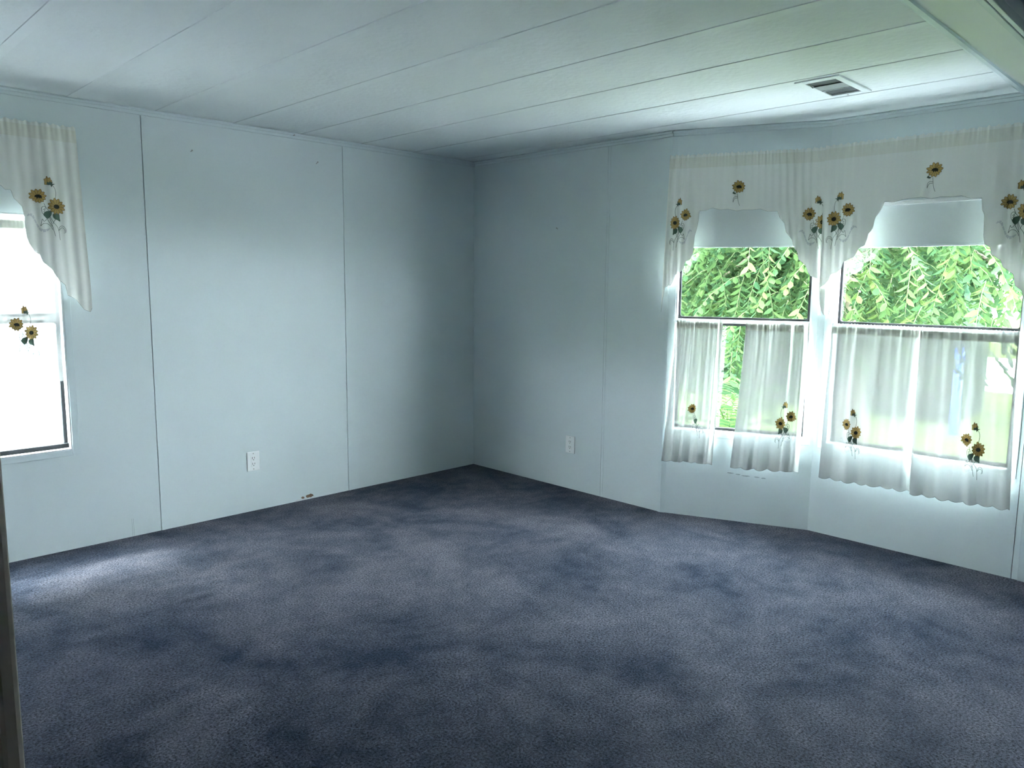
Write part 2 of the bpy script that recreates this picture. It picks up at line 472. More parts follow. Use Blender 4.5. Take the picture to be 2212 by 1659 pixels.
# wear on the painted wall
def blob(pts, y0, y1):
    return MB().prism(pts, 'y', y0, y1)
def ragged(cx, cz, rx, rz, n, seed):
    rr = random.Random(seed)
    return [(cx + rx * (0.65 + .5 * rr.random()) * math.cos(2 * math.pi * k / n), cz + rz * (0.65 + .5 * rr.random()) * math.sin(2 * math.pi * k / n)) for k in range(n)]
blob(ragged(-1.434, 0.020, .030, .013, 14, 3), -.0012, .001).build('chipped_patch', CHIP, WL)
blob(ragged(-1.485, 0.017, .014, .008, 10, 4), -.0012, .001).build('chipped_patch', CHIP, WL)
blob([(-1.55, 0.002), (-1.40, 0.002), (-1.395, 0.010), (-1.46, 0.009), (-1.52, 0.012)], -.0016, .001).build('bare_edge', WHITE, WL)
for x in (-2.528, -2.520):
    blob([(x, 0.002), (x + .0016, 0.002), (x + .0010, 0.10), (x - .0004, 0.10)], -.0004, .001).build('scratch', SCUFF, WL)
for k, (x, z, w) in enumerate(((.41, .292, .035), (.455, .288, .03), (.50, .284, .04), (.56, .283, .03), (.60, .280, .025))):
    blob(ragged(x, z, w * .6, .004, 9, 20 + k), -.0008, .001).build('scuff_mark', SCUFF, WC)

# ------------------------------------------------------------------ windows
def window(n, label, frame, hole, zrail, sill_w=0.03, casing=0.045):
    x0, x1, z0, z1 = hole
    r = thing('window_%d' % n, label, 'window', frame, ((x0 + x1) / 2, 0, z0), kind='structure')
    # jamb liner, a white tube through the wall
    j = MB()
    t = .007
    j.box(x0, x0 + t, -.004, .088, z0, z1); j.box(x1 - t, x1, -.004, .088, z0, z1)
    j.box(x0 + t, x1 - t, -.004, .088, z1 - t, z1)
    j.build('jamb', WHITE, r)
    MB().box(x0 + t, x1 - t, -.006, .088, z0, z0 + t).build('sill', WHITE, r, bevel=.002)
    for nm, (a, b, c, d) in (('casing', (x0 - casing, x0, z0 - casing * .7, z1 + casing)), ('casing', (x1, x1 + casing * .75, z0 - casing * .7, z1 + casing)),
                             ('casing', (x0, x1, z1, z1 + casing)), ('casing', (x0, x1, z0 - casing * .7, z0))):
        MB().box(a, b, -.007, 0, c, d).build(nm, TRIMW, r, bevel=.0025)
    # black rubber glazing frames, aluminium rail between the two sashes
    g = .013
    MB().frame_rect(x0 + t, x1 - t, zrail, z1 - t, g, .045, .062, rad=.012).build('upper_gasket', GASKET, r)
    MB().frame_rect(x0 + t, x1 - t, z0 + t, zrail - .02, g * 1.25, .050, .070, rad=.012).build('lower_gasket', GASKET, r)
    MB().box(x0 + t, x1 - t, .040, .074, zrail - .02, zrail).build('meeting_rail', METAL if n == 1 else TRIMW, r, bevel=.002)
    MB().box(x0 + t, x1 - t, .030 if n == 1 else .048, .075, z0 + t, z0 + t + (.022 if n == 1 else .016)).build('bottom_track', GASKET, r)
    MB().box(x0 + t + .006, x1 - t - .006, .052, .055, zrail + .004, z1 - t - .004).build('pane', GLASS, r)
    MB().box(x0 + t + .006, x1 - t - .006, .059, .062, z0 + t + .004, zrail - .024).build('pane', GLASS, r)
    return r
window(1, 'bright window with black rubber seal in the plain wall', FA, WIN_A, 1.22)
window(2, 'narrower bay window with leafy view in the angled wall', FC, WIN_C, 1.205)
window(3, 'wider bay window with leafy view beside the header beam', FD, WIN_D, 1.20)

def blind(label, frame, hole, zb, band=None, group=None):
    x0, x1, z0, z1 = hole
    r = thing('roller_blind', label, 'blind', frame, ((x0 + x1) / 2, .025, zb), group)
    MB().tube([(x0 + .012, .022, z1 - .03), (x1 - .012, .022, z1 - .03)], .016, 12).build('roller', WHITE, r, smooth=True)
    MB().box(x0 + .010, x1 - .010, .0355, .0365, zb, z1 - .03).build('shade', BLIND, r)
    MB().box(x0 + .010, x1 - .010, .033, .039, zb, zb + .012).build('hem_bar', BLIND, r, bevel=.001)
    if band:
        MB().box(x0 + .010, x1 - .010, .028, .0375, band, band + .022).build('stiffener', WHITE, r, bevel=.003)
    for xx in (x0 + .0075, x1 - .0125):
        MB().box(xx, xx + .005, .006, .038, z1 - .05, z1 - .008).build('bracket', METAL, r)
    return r
blind('blue-grey roller blind pulled down in the plain wall window', FA, WIN_A, 1.705)
blind('blue-grey roller blind in the narrower bay window', FC, WIN_C, 1.625)
blind('blue-grey roller blind with pale stiffener in the wider bay window', FD, WIN_D, 1.612, band=1.828)

# ------------------------------------------------------------------ curtains
def smooth(t):
    t = min(1, max(0, t)); return t * t * (3 - 2 * t)

class Cloth:
    """a hanging cloth: top and bottom edge spans, hem outline, folds; S(u, v) gives the surface in wall axes"""
    def __init__(self, frame, top, tspan, bspan, zbot, off, fold, hem):
        self.frame, self.top, self.tspan, self.bspan, self.zbot, self.off, self.fold, self.hem = frame, top, tspan, bspan, zbot, off, fold, hem
    def span(self, w):
        k = w ** 1.3 if w > 0 else 0
        return tuple(self.tspan[i] + (self.bspan[i] - self.tspan[i]) * k for i in (0, 1))
    def S(self, u, v, lift=0.0):
        w = min(1.2, max(0, (self.top - v) / (self.top - self.zbot)))
        a, b = self.span(w)
        t = (u - a) / (b - a)
        return Vector((u, -(self.off + self.fold(t, w)) - lift, v))
    def at(self, t, v):
        w = min(1.2, max(0, (self.top - v) / (self.top - self.zbot)))
        a, b = self.span(w)
        return a + (b - a) * t
    def surface(self, nt, nv, vtop=None, vbot=None, lift=0.0, ruffle=0.0):
        mb = MB()
        vs = []
        for i in range(nt + 1):
            t = i / nt
            hb = self.hem(t) if vbot is None else vbot
            tp = (self.top if vtop is None else vtop) + (ruffle * (math.sin(t * 173) + .6 * math.sin(t * 311 + 1)) if ruffle else 0)
            for j in range(nv + 1):
                q = j / nv
                v = tp + (hb - tp) * q
                u = self.at(t, v)
                vs.append(self.S(u, v, lift))
        fs = [(i * (nv + 1) + j, i * (nv + 1) + j + 1, (i + 1) * (nv + 1) + j + 1, (i + 1) * (nv + 1) + j) for i in range(nt) for j in range(nv)]
        mb.add(vs, fs)
        return mb
    def hemline(self, nt, width, t0=0.0, t1=1.0):
        mb = MB()
        vs = []
        for i in range(nt + 1):
            t = t0 + (t1 - t0) * i / nt
            v = self.hem(t); u = self.at(t, v)
            p = self.S(u, v, .0006)
            t2 = min(t1, t + .002); v2 = self.hem(t2); d = Vector((self.at(t2, v2) - u, 0, v2 - v))
            if d.length < 1e-6: d = Vector((1, 0, 0))
            d.normalize(); nn = Vector((-d.z, 0, d.x)) * width
            vs += [p, p + nn]
        mb.add(vs, [(2 * i, 2 * i + 2, 2 * i + 3, 2 * i + 1) for i in range(nt)])
        return mb
    def stroke(self, mb, pts, width, lift, mi=0):
        """smooth line through 2D points laid on the cloth"""
        P = [Vector((p[0], p[1])) for p in pts]
        out = []
        for i in range(len(P) - 1):
            p0, p1, p2, p3 = P[max(i - 1, 0)], P[i], P[i + 1], P[min(i + 2, len(P) - 1)]
            for k in range(6):
                t = k / 6
                out.append(0.5 * ((2 * p1) + (p2 - p0) * t + (2 * p0 - 5 * p1 + 4 * p2 - p3) * t * t + (3 * p1 - p0 - 3 * p2 + p3) * t ** 3))
        out.append(P[-1])
        vs = []
        for i, p in enumerate(out):
            d = out[min(i + 1, len(out) - 1)] - out[max(i - 1, 0)]
            if d.length < 1e-7: d = Vector((1, 0))
            d.normalize(); nn = Vector((-d.y, d.x)) * width / 2
            vs += [self.S(p.x + nn.x, p.y + nn.y, lift), self.S(p.x - nn.x, p.y - nn.y, lift)]
        mb.add(vs, [(2 * i, 2 * i + 1, 2 * i + 3, 2 * i + 2) for i in range(len(out) - 1)], mi)
    def fill(self, mb, poly, lift, mi=0, rings=3):
        n = len(poly)
        cx = sum(p[0] for p in poly) / n; cy = sum(p[1] for p in poly) / n
        vs = [self.S(cx, cy, lift)]
        for r in range(1, rings + 1):
            for p in poly:
                vs.append(self.S(cx + (p[0] - cx) * r / rings, cy + (p[1] - cy) * r / rings, lift))
        fs = [(0, 1 + k, 1 + (k + 1) % n) for k in range(n)]
        for r in range(rings - 1):
            b, c = 1 + r * n, 1 + (r + 1) * n
            fs += [(b + k, c + k, c + (k + 1) % n, b + (k + 1) % n) for k in range(n)]
        mb.add(vs, fs, mi)

def motif(cl, root, cu, cv, scale=1.0, mirror=False, su=1.0, parts='FfBLlSR', seed=1):
    """embroidered sunflower spray; (cu, cv) is the centre of the open flower"""
    sx = (-1 if mirror else 1) * scale * su
    sy = scale
    K = (0.585e-3, 0.675e-3)
    P = lambda x, y: (cu + (x - 408) * K[0] * sx, cv - (y - 820) * K[1] * sy)
    L = [P]
    rr = random.Random(seed)
    def flower(cx, cy, r, open_, hidden=False):
        mb = MB()
        n = 12
        outline, lines = [], []
        for k in range(n):
            a0 = 2 * math.pi * k / n + .2
            rk = r * (0.92 + .16 * rr.random()) * (1.0 if open_ or math.sin(a0) > -.3 else .86)
            for da, q in ((-.5, .80), (-.25, .95), (0, 1.06), (.25, .95)):
                a = a0 + da * 2 * math.pi / n
                outline.append(P(cx + rk * q * math.cos(a), cy - rk * q * math.sin(a) * (.92 if open_ else .84)))
            a = a0 - .5 * 2 * math.pi / n
            lines.append([(cx + r * .32 * math.cos(a), cy - r * .30 * math.sin(a)), (cx + r * .62 * math.cos(a + .05), cy - r * .55 * math.sin(a + .05)), (cx + r * .82 * math.cos(a), cy - r * .74 * math.sin(a))])
        cl.fill(mb, outline, .0009, 0)
        cl.stroke(mb, outline + outline[:2], .0016 * scale, .0013, 1)
        for ln in lines:
            cl.stroke(mb, [P(*q) for q in ln], .0013 * scale, .0013, 1)
        fo = mb.build('embroidered_flower', [GOLD, GOLDLINE], root)
        cb = MB()
        if open_:
            cl.fill(cb, [P(cx + r * .38 * math.cos(t), cy - r * .27 * math.sin(t)) for t in [2 * math.pi * k / 14 for k in range(14)]], .0017, 0)
        else:
            pts = [(-.42, -.05), (-.36, .12), (-.15, .24), (.12, .26), (.36, .16), (.46, -.02), (.36, -.20), (.24, -.02), (.12, -.26), (0, -.06), (-.12, -.30), (-.22, -.06)]
            cl.fill(cb, [P(cx + r * a, cy - r * b) for a, b in pts], .0017, 0)
        cb.build('flower_center', DARKTHREAD, fo)
    if 'F' in parts: flower(408, 820, 60, True)
    if 'f' in parts: flower(280, 757, 60, False)
    if 'B' in parts:
        mb = MB()
        bud = [(332, 668), (333, 645), (330, 632), (343, 626), (350, 610), (358, 622), (372, 618), (376, 632), (385, 640), (380, 655), (372, 664), (355, 670)]
        cl.fill(mb, [P(*q) for q in bud], .0009, 0)
        cl.stroke(mb, [P(*q) for q in bud + bud[:1]], .0015 * scale, .0013, 1)
        cl.stroke(mb, [P(350, 612), P(352, 640), P(350, 668)], .0012 * scale, .0013, 1)
        bo = mb.build('embroidered_bud', [GOLD, GOLDLINE], root)
        sb = MB()
        cl.fill(sb, [P(*q) for q in [(346, 664), (352, 648), (362, 656), (372, 640), (376, 652), (390, 646), (386, 660), (410, 660), (388, 670), (378, 686), (372, 670), (356, 672)]], .0017, 0)
        sb.build('sepal', STEMTHREAD, bo)
    def leaf(pts):
        mb = MB()
        cl.fill(mb, [P(*q) for q in pts], .0009, 0)
        cl.stroke(mb, [P(*q) for q in pts + pts[:2]], .0016 * scale, .0013, 1)
        mb.build('embroidered_leaf', [GREENTHREAD, STEMTHREAD], root)
    if 'L' in parts: leaf([(368, 856), (345, 854), (322, 862), (310, 880), (322, 896), (336, 908), (352, 896), (364, 880)])
    if 'l' in parts: leaf([(376, 876), (400, 868), (424, 874), (426, 900), (428, 922), (410, 914), (390, 908), (378, 896)])
    if 'S' in parts:
        mb = MB()
        for ln in ([(385, 670), (404, 692), (410, 725), (403, 765)] if 'B' in parts else None,
                   [(318, 800), (335, 835), (362, 858)], [(362, 858), (352, 890), (366, 950), (385, 1030)],
                   [(356, 892), (375, 930), (405, 965), (414, 1000), (420, 1055)], [(372, 942), (386, 918), (402, 905)],
                   [(312, 822), (298, 836), (302, 868), (316, 882)], [(312, 822), (330, 828), (322, 840), (308, 846)], [(325, 842), (318, 856), (312, 862)],
                   [(286, 962), (292, 938), (300, 912), (312, 928), (334, 912), (345, 928), (366, 960)], [(286, 962), (306, 944), (335, 944), (358, 962), (368, 985)],
                   [(414, 990), (424, 962), (446, 954), (466, 972), (466, 998), (452, 1004)], [(418, 985), (440, 966), (458, 978), (460, 996)]):
            if ln: cl.stroke(mb, [P(*q) for q in ln], .0019 * scale, .0011)
        mb.build('embroidered_stem', STEMTHREAD, root)
    if 'R' in parts:
        mb = MB()
        band = [(192, 896), (212, 882), (232, 890), (244, 915), (258, 945), (272, 975), (296, 995), (322, 992), (352, 974)]
        wd = [5, 16, 20, 12, 9, 14, 22, 18, 5]
        for i in range(len(band) - 1):
            a, b = band[i], band[i + 1]
            d = Vector((b[0] - a[0], b[1] - a[1])).normalized(); nn = Vector((-d.y, d.x))
            g = d * 2.0
            q = [(a[0] + g.x + nn.x * wd[i] / 2, a[1] + g.y + nn.y * wd[i] / 2), (b[0] - g.x + nn.x * wd[i + 1] / 2, b[1] - g.y + nn.y * wd[i + 1] / 2),
                 (b[0] - g.x - nn.x * wd[i + 1] / 2, b[1] - g.y - nn.y * wd[i + 1] / 2), (a[0] + g.x - nn.x * wd[i] / 2, a[1] + g.y - nn.y * wd[i] / 2)]
            cl.fill(mb, [P(*k) for k in q], .0009, 0, rings=1)
        mb.build('cutwork_ribbon', CUTWORK, root)

def single(cl, root, cu, cv, scale=1.0, seed=5):
    """one flower with a short bent stem (middle of a valance)"""
    K = 0.00062 * scale
    motif(cl, root, cu + 128 * 0.585e-3 * scale, cv - 63 * .675e-3 * scale, scale, parts='f', seed=seed)
    mb = MB()
    Q = lambda x, y: (cu + x * K, cv - y * K)
    for ln in ([(-10, 55), (-5, 95), (0, 130), (14, 165)], [(-5, 90), (-28, 84), (-44, 100), (-46, 135)], [(-8, 100), (-26, 98), (-38, 110), (-46, 135)]):
        cl.stroke(mb, [Q(*q) for q in ln], .0019 * scale, .0011)
    cl.fill(mb, [Q(*q) for q in [(-55, 52), (-44, 36), (-34, 48), (-20, 52), (-30, 62), (-42, 60)]], .0016)
    mb.build('embroidered_stem', STEMTHREAD, root)

def curtain(name, label, cl, nt, nv, group=None, pocket=0.055, ruffle=.0035, edge=True, rod=True):
    a, b = cl.tspan
    r = thing(name, label, 'curtain', cl.frame, ((a + b) / 2, -cl.off, cl.zbot), group)
    cl.surface(nt, nv, ruffle=ruffle).build('cloth', VCLOTH if name[0] == 'v' else CLOTH, r, smooth=True)
    cl.surface(nt, 6, vtop=cl.top - .016, vbot=cl.top - pocket, lift=.0016).build('rod_pocket', POCKET, r, smooth=True)
    if edge:
        cl.hemline(nt * 2, .0014).build('hem_edging', HEM, r)
    return r

def poly_hem(pts, scal=0.0):
    xs = [p[0] for p in pts]; zs = [p[1] for p in pts]
    def f(u):
        if u <= xs[0]: return zs[0]
        for i in range(len(xs) - 1):
            if u <= xs[i + 1]:
                t = (u - xs[i]) / max(1e-6, xs[i + 1] - xs[i])
                return zs[i] + (zs[i + 1] - zs[i]) * t
        return zs[-1]
    return f

def gathers(t, freq, ph, sharp=1.0):
    s = math.sin(2 * math.pi * (t * freq + .12 * math.sin(2 * math.pi * t * 1.7 + ph)) + ph)
    return math.copysign(abs(s) ** sharp, s)

# --- tier (cafe) curtains
def tier(label, frame, top, tspan, bspan, zbot, off, seed, n=6, amp=.014, scallop=7, group=None):
    r = random.Random(seed)
    p1, p2, p3 = [r.random() * 6.28 for _ in range(3)]
    def fold(t, w):
        k = smooth(w * 1.6)
        g = gathers(t, n, p1, .9) * (.35 + .65 * k) * amp * .62
        g += gathers(t, n * 2.3, p2) * amp * .22 * (1 - .55 * k)
        g += math.sin(2 * math.pi * t * n * 5.1 + p3) * .0022 * max(0, 1 - w * 7)
        return g + .010 * k
    def hem(t):
        return zbot + .012 * (abs(math.sin(math.pi * (t * scallop + .15))) - .9) * -1 + .006 * math.sin(3.1 * t + p3)
    return Cloth(frame, top, tspan, bspan, zbot, off, fold, hem)

tc1 = tier('', FC, 1.206, (.066, .333), (.004, .306), .335, .036, 11, n=4.2, amp=.020, scallop=4.2)
r = curtain('tier_curtain', 'white cafe curtain with one sunflower, gathered narrow, in the narrower bay window', tc1, 150, 40)
motif(tc1, r, .170 + .055, .668 - .035, .85, su=.75, parts='fLSR', seed=21)
tc2 = tier('', FC, 1.203, (.462, .805), (.412, .790), .338, .036, 12, n=4.0, amp=.017, scallop=5.2)
r = curtain('tier_curtain', 'white cafe curtain with three sunflowers beside the open gap in the narrower bay window', tc2, 170, 40)
motif(tc2, r, .680, .623, .92, mirror=True, su=.8, seed=22)
td1 = tier('', FD, 1.203, (.082, .543), (.066, .552), .337, .036, 13, n=3.6, amp=.014, scallop=7.2)
r = curtain('tier_curtain', 'white cafe curtain with sunflowers beside the angled bay corner', td1, 190, 40)
motif(td1, r, .251, .617, .92, su=.72, seed=23)
td2 = tier('', FD, 1.202, (.534, .962), (.546, .994), .340, .040, 14, n=3.4, amp=.016, scallop=7.0)
r = curtain('tier_curtain', 'white cafe curtain with sunflowers next to the header beam', td2, 190, 40)
motif(td2, r, .838, .619, .95, su=.75, seed=24)
ta1 = tier('', FA, 1.70, (-3.07, -2.806), (-3.115, -2.812), .882, -.020, 15, n=3.0, amp=.010, scallop=3.4)
r = curtain('tier_curtain', 'white cafe curtain with sunflowers hung inside the plain wall window', ta1, 130, 40)
motif(ta1, r, -2.94, 1.139, .95, su=.85, seed=25)
ta2 = tier('', FA, 1.70, (-3.708, -3.18), (-3.706, -3.20), .882, -.020, 16, n=5.0, amp=.010, scallop=5)
r = curtain('tier_curtain', 'second white cafe curtain deeper inside the plain wall window', ta2, 110, 30)

# --- valances with a scalloped, swagged hem
VAL_C = [(-.023, 1.247), (-.015, 1.33), (-.004, 1.392), (.030, 1.405), (.042, 1.43), (.052, 1.463), (.080, 1.480), (.098, 1.500), (.106, 1.54), (.135, 1.556), (.150, 1.585), (.155, 1.69), (.166, 1.728), (.172, 1.765), (.177, 1.829),
         (.207, 1.829), (.249, 1.843), (.292, 1.832), (.337, 1.834), (.383, 1.823), (.42, 1.829), (.465, 1.827), (.512, 1.83), (.553, 1.815), (.603, 1.816),
         (.616, 1.781), (.644, 1.748), (.652, 1.704), (.687, 1.659), (.699, 1.614), (.718, 1.589), (.726, 1.55), (.764, 1.521), (.779, 1.48), (.792, 1.461), (.828, 1.448), (.842, 1.417), (.848, 1.324), (.858, 1.275), (.872, 1.249), (.897, 1.249), (.905, 1.30)]
VAL_D = [(.020, 1.398), (.053, 1.417), (.068, 1.445), (.077, 1.47), (.11, 1.481), (.134, 1.5), (.142, 1.535), (.165, 1.547), (.194, 1.558), (.209, 1.585), (.217, 1.602), (.246, 1.621), (.256, 1.652), (.261, 1.68), (.281, 1.703), (.286, 1.74), (.290, 1.76), (.313, 1.79), (.332, 1.838),
         (.373, 1.83), (.416, 1.841), (.462, 1.845), (.5, 1.847), (.549, 1.836), (.592, 1.842), (.641, 1.838), (.68, 1.841), (.723, 1.824), (.767, 1.825), (.773, 1.769), (.784, 1.749), (.789, 1.64), (.797, 1.608), (.82, 1.594), (.828, 1.56), (.867, 1.533), (.878, 1.501), (.921, 1.469), (.933, 1.416), (.96, 1.395), (.972, 1.36), (1.0, 1.33), (1.012, 1.255)]
VAL_A = [(-3.83, 1.24), (-3.72, 1.30), (-3.68, 1.44), (-3.60, 1.53), (-3.55, 1.70), (-3.50, 1.82), (-3.35, 1.83), (-3.25, 1.84), (-3.15, 1.83), (-3.043, 1.835), (-3.027, 1.816), (-3.004, 1.817), (-2.995, 1.78), (-2.962, 1.743), (-2.955, 1.696), (-2.952, 1.604), (-2.944, 1.574), (-2.921, 1.533), (-2.901, 1.521), (-2.89, 1.486), (-2.85, 1.445), (-2.83, 1.399), (-2.802, 1.375), (-2.794, 1.325), (-2.755, 1.304), (-2.721, 1.252), (-2.692, 1.24), (-2.684, 1.26)]

def valance(frame, top, tspan, hem_pts, off, tails, seed, amp_t=.016, amp_c=.003, ntail=5.0, creases=()):
    bs = (hem_pts[0][0], hem_pts[-1][0])
    r = random.Random(seed)
    p1, p2, p3 = [r.random() * 6.28 for _ in range(3)]
    (l0, l1), (r0, r1) = tails
    hemf = poly_hem(hem_pts)
    def fold(t, w):
        k = .45 + .55 * smooth(w * 1.2)
        a = max(1 - smooth((t - l0) / max(1e-4, l1 - l0)), smooth((t - r0) / max(1e-4, r1 - r0)))
        amp = amp_c + (amp_t - amp_c) * a
        tt = t if t < .5 else 1 - t
        g = gathers(tt, ntail / max(l1, 1 - r0), p1, .8) * amp * k * .7 + gathers(t, 23, p2) * amp * .25
        g += math.sin(2 * math.pi * t * 47 + p3) * .0022 * max(0, 1 - w * 9)
        for ct, cw, d, sgn in creases:
            g += sgn * .004 * math.exp(-((t - ct - d * (w - cw)) / .016) ** 2) * smooth(w * 3)
        return g + .006
    def hem(t):
        return hemf(bs[0] + (bs[1] - bs[0]) * t)
    cl = Cloth(frame, top, tspan, bs, 1.245, off, fold, hem)
    # the hem outline was measured as u(z): use straight spans so that u matches the outline at the hem
    cl.span = lambda w: tuple(tspan[i] + (bs[i] - tspan[i]) * min(1, w * 1.15) for i in (0, 1))
    def hem2(t):
        v = 1.6
        for _ in range(12):
            v = hemf(cl.at(t, v))
        return v
    cl.hem = hem2
    return cl

vc = valance(FC, 2.146, (-.002, .850), VAL_C, .062, ((.06, .26), (.64, .80)), 31, amp_t=.013, ntail=1.35)
r = curtain('valance_curtain', 'off-white scalloped valance with sunflowers over the narrower bay window', vc, 340, 70, pocket=.075)
motif(vc, r, .040, 1.764, 1.0, mirror=True, su=.78, seed=31)
single(vc, r, .390, 1.955, 1.0, 32)
motif(vc, r, .838, 1.751, 1.0, su=.93, parts='FfBLlSR', seed=33)
vd = valance(FD, 2.150, (.008, 1.0), VAL_D, .082, ((.02, .24), (.80, .90)), 34, amp_t=.008, ntail=1.1, creases=((.46, .5, -.25, 1), (.62, .5, .22, 1), (.87, .5, .05, -2)))
r = curtain('valance_curtain', 'off-white scalloped valance with sunflowers over the wider bay window', vd, 360, 70, pocket=.075)
motif(vd, r, .075, 1.763, 1.0, mirror=True, seed=34)
single(vd, r, .555, 1.972, 1.0, 35)
motif(vd, r, .950, 1.754, 1.0, su=.9, seed=36)
va = valance(FA, 2.142, (-3.81, -2.712), VAL_A, .080, ((.10, .30), (.70, .88)), 37, amp_t=.012, ntail=1.6)
r = curtain('valance_curtain', 'off-white scalloped valance with sunflowers over the plain wall window', va, 360, 70, pocket=.075)
motif(va, r, -2.818, 1.753, 1.0, seed=37)
single(va, r, -3.26, 1.955, 1.0, 38)

# --- rods hidden in the pockets, bent back to the wall at their ends
def rod(label, frame, x0, x1, z, off, wall_y=0.0):
    r = thing('curtain_rod', label, 'curtain rod', frame, ((x0 + x1) / 2, -off, z))
    MB().tube([(x0, -off, z), (x1, -off, z)], .0042, 8).build('rod_tube', WHITE, r, smooth=True)
    for x in (x0, x1):
        MB().box(x - .003, x + .003, -off - .003, wall_y, z - .006, z + .006).build('end_return', WHITE, r)
rod('thin white rod carrying the valance of the narrower bay window', FC, .006, .815, 2.122, .040)
rod('thin white rod carrying the valance of the wider bay window', FD, .045, .985, 2.126, .064)
rod('thin white rod carrying the valance of the plain wall window', FA, -3.80, -2.722, 2.118, .055)
rod('thin white rod of the cafe curtains in the narrower bay window', FC, .062, .800, 1.190, .017, .04)
rod('thin white rod of the cafe curtains in the wider bay window', FD, .084, .950, 1.188, .017, .04)
rod('thin white rod inside the plain wall window', FA, -3.711, -2.804, 1.684, -.0335, -.030)

# ------------------------------------------------------------------ outlets, nails, ceiling vent
def outlet(label, frame, xc, zc):
    r = thing('wall_outlet', label, 'outlet', frame, (xc, 0, zc - .06))
    w, h = .0405, .060
    MB().prism([(xc - w, zc - h), (xc + w, zc - h), (xc + w, zc + h), (xc - w, zc + h)], 'y', -.0055, 0).build('cover_plate', PLATE, r, bevel=.0025)
    ins = MB().box(xc - .0165, xc + .0165, -.0070, -.0055, zc - .0335, zc + .0335).build('receptacle', PLATE, r, bevel=.0006)
    for dz in (.018, -.018):
        for dx, hh in ((-.0065, .0045), (.0065, .0035)):
            MB().box(xc + dx - .0013, xc + dx + .0013, -.0074, -.0068, zc + dz + .001 - hh, zc + dz + .001 + hh + .004).build('slot', SLOT, ins)
        MB().prism([(xc + .0028 * math.cos(t), zc + dz - .0085 + .0028 * math.sin(t)) for t in [2 * math.pi * k / 10 for k in range(10)]], 'y', -.0074, -.0068).build('ground_hole', SLOT, ins)
    for dz in (.048, -.048):
        MB().prism([(xc + .0032 * math.cos(t), zc + dz + .0032 * math.sin(t)) for t in [2 * math.pi * k / 12 for k in range(12)]], 'y', -.0062, -.0050).build('screw', METAL, r)
    return r
outlet('white double outlet low on the bright plain wall', FA, -1.815, .312)
outlet('white double outlet low on the shaded wall near the bay', FB, .994, .312)

def nail(label, frame, x, z, tilt=.006, base=0.0):
    r = thing('wall_nail', label, 'nail', frame, (x, base, z))
    MB().tube([(x, base + .001, z), (x + tilt * .3, base - .014, z + tilt)], .0016, 6).build('shank', METAL, r)
    MB().tube([(x + tilt * .3, base - .0135, z + tilt), (x + tilt * .32, base - .0155, z + tilt * 1.05)], .0042, 10).build('nail_head', METAL, r)
nail('small nail high on the plain wall between the two panel joints', FA, -2.114, 2.111)
nail('small bent nail high on the plain wall close to the panel joint', FA, -1.331, 2.135, .010)
nail('small nail in the crown trim above the plain wall', FA, -1.494, 2.282, .001, -.016)
nail('small nail alone on the shaded wall', FB, .844, 1.773)

vr = thing('ceiling_vent', 'white metal ceiling vent with three louvres', 'vent', FW, (-.37, -2.825, H - .012))
vx0, vx1, vy0, vy1 = -.557, -.190, -2.925, -2.727
m_ = MB()
for (a, b, c, d) in ((vx0, vx1, vy0, vy0 + .032), (vx0, vx1, vy1 - .032, vy1), (vx0, vx0 + .040, vy0 + .032, vy1 - .032), (vx1 - .040, vx1, vy0 + .032, vy1 - .032)):
    m_.box(a, b, c, d, H - .009, H - .0005)
m_.build('frame', BATTEN, vr, bevel=.002)
MB().box(vx0 + .040, vx1 - .040, vy0 + .032, vy1 - .032, H - .0012, H - .0004).build('duct_opening', DUCT, vr)
for k, (a, b) in enumerate(((vx0 + .128, vx0 + .205), (vx0 + .205, vx0 + .216))):
    MB().box(a, b, vy0 + .032, vy1 - .032, H - .007, H - .004).build('louvre', LOUVRE, vr)
MB().tube([(vx0 + .215, vy0 + .034, H - .008), (vx0 + .215, vy1 - .034, H - .008)], .0022, 6).build('pivot_rod', BATTEN, vr)
MB().tube([(vx0 + .085, vy1 - .036, H - .008), (vx0 + .060, vy1 - .060, H - .026)], .0016, 6).build('damper_lever', METAL, vr)
MB().prism([(vx1 - .02 + .004 * math.cos(t), (vy0 + vy1) / 2 + .004 * math.sin(t)) for t in [2 * math.pi * k / 10 for k in range(10)]], 'z', H - .0105, H - .008).build('screw', METAL, vr)

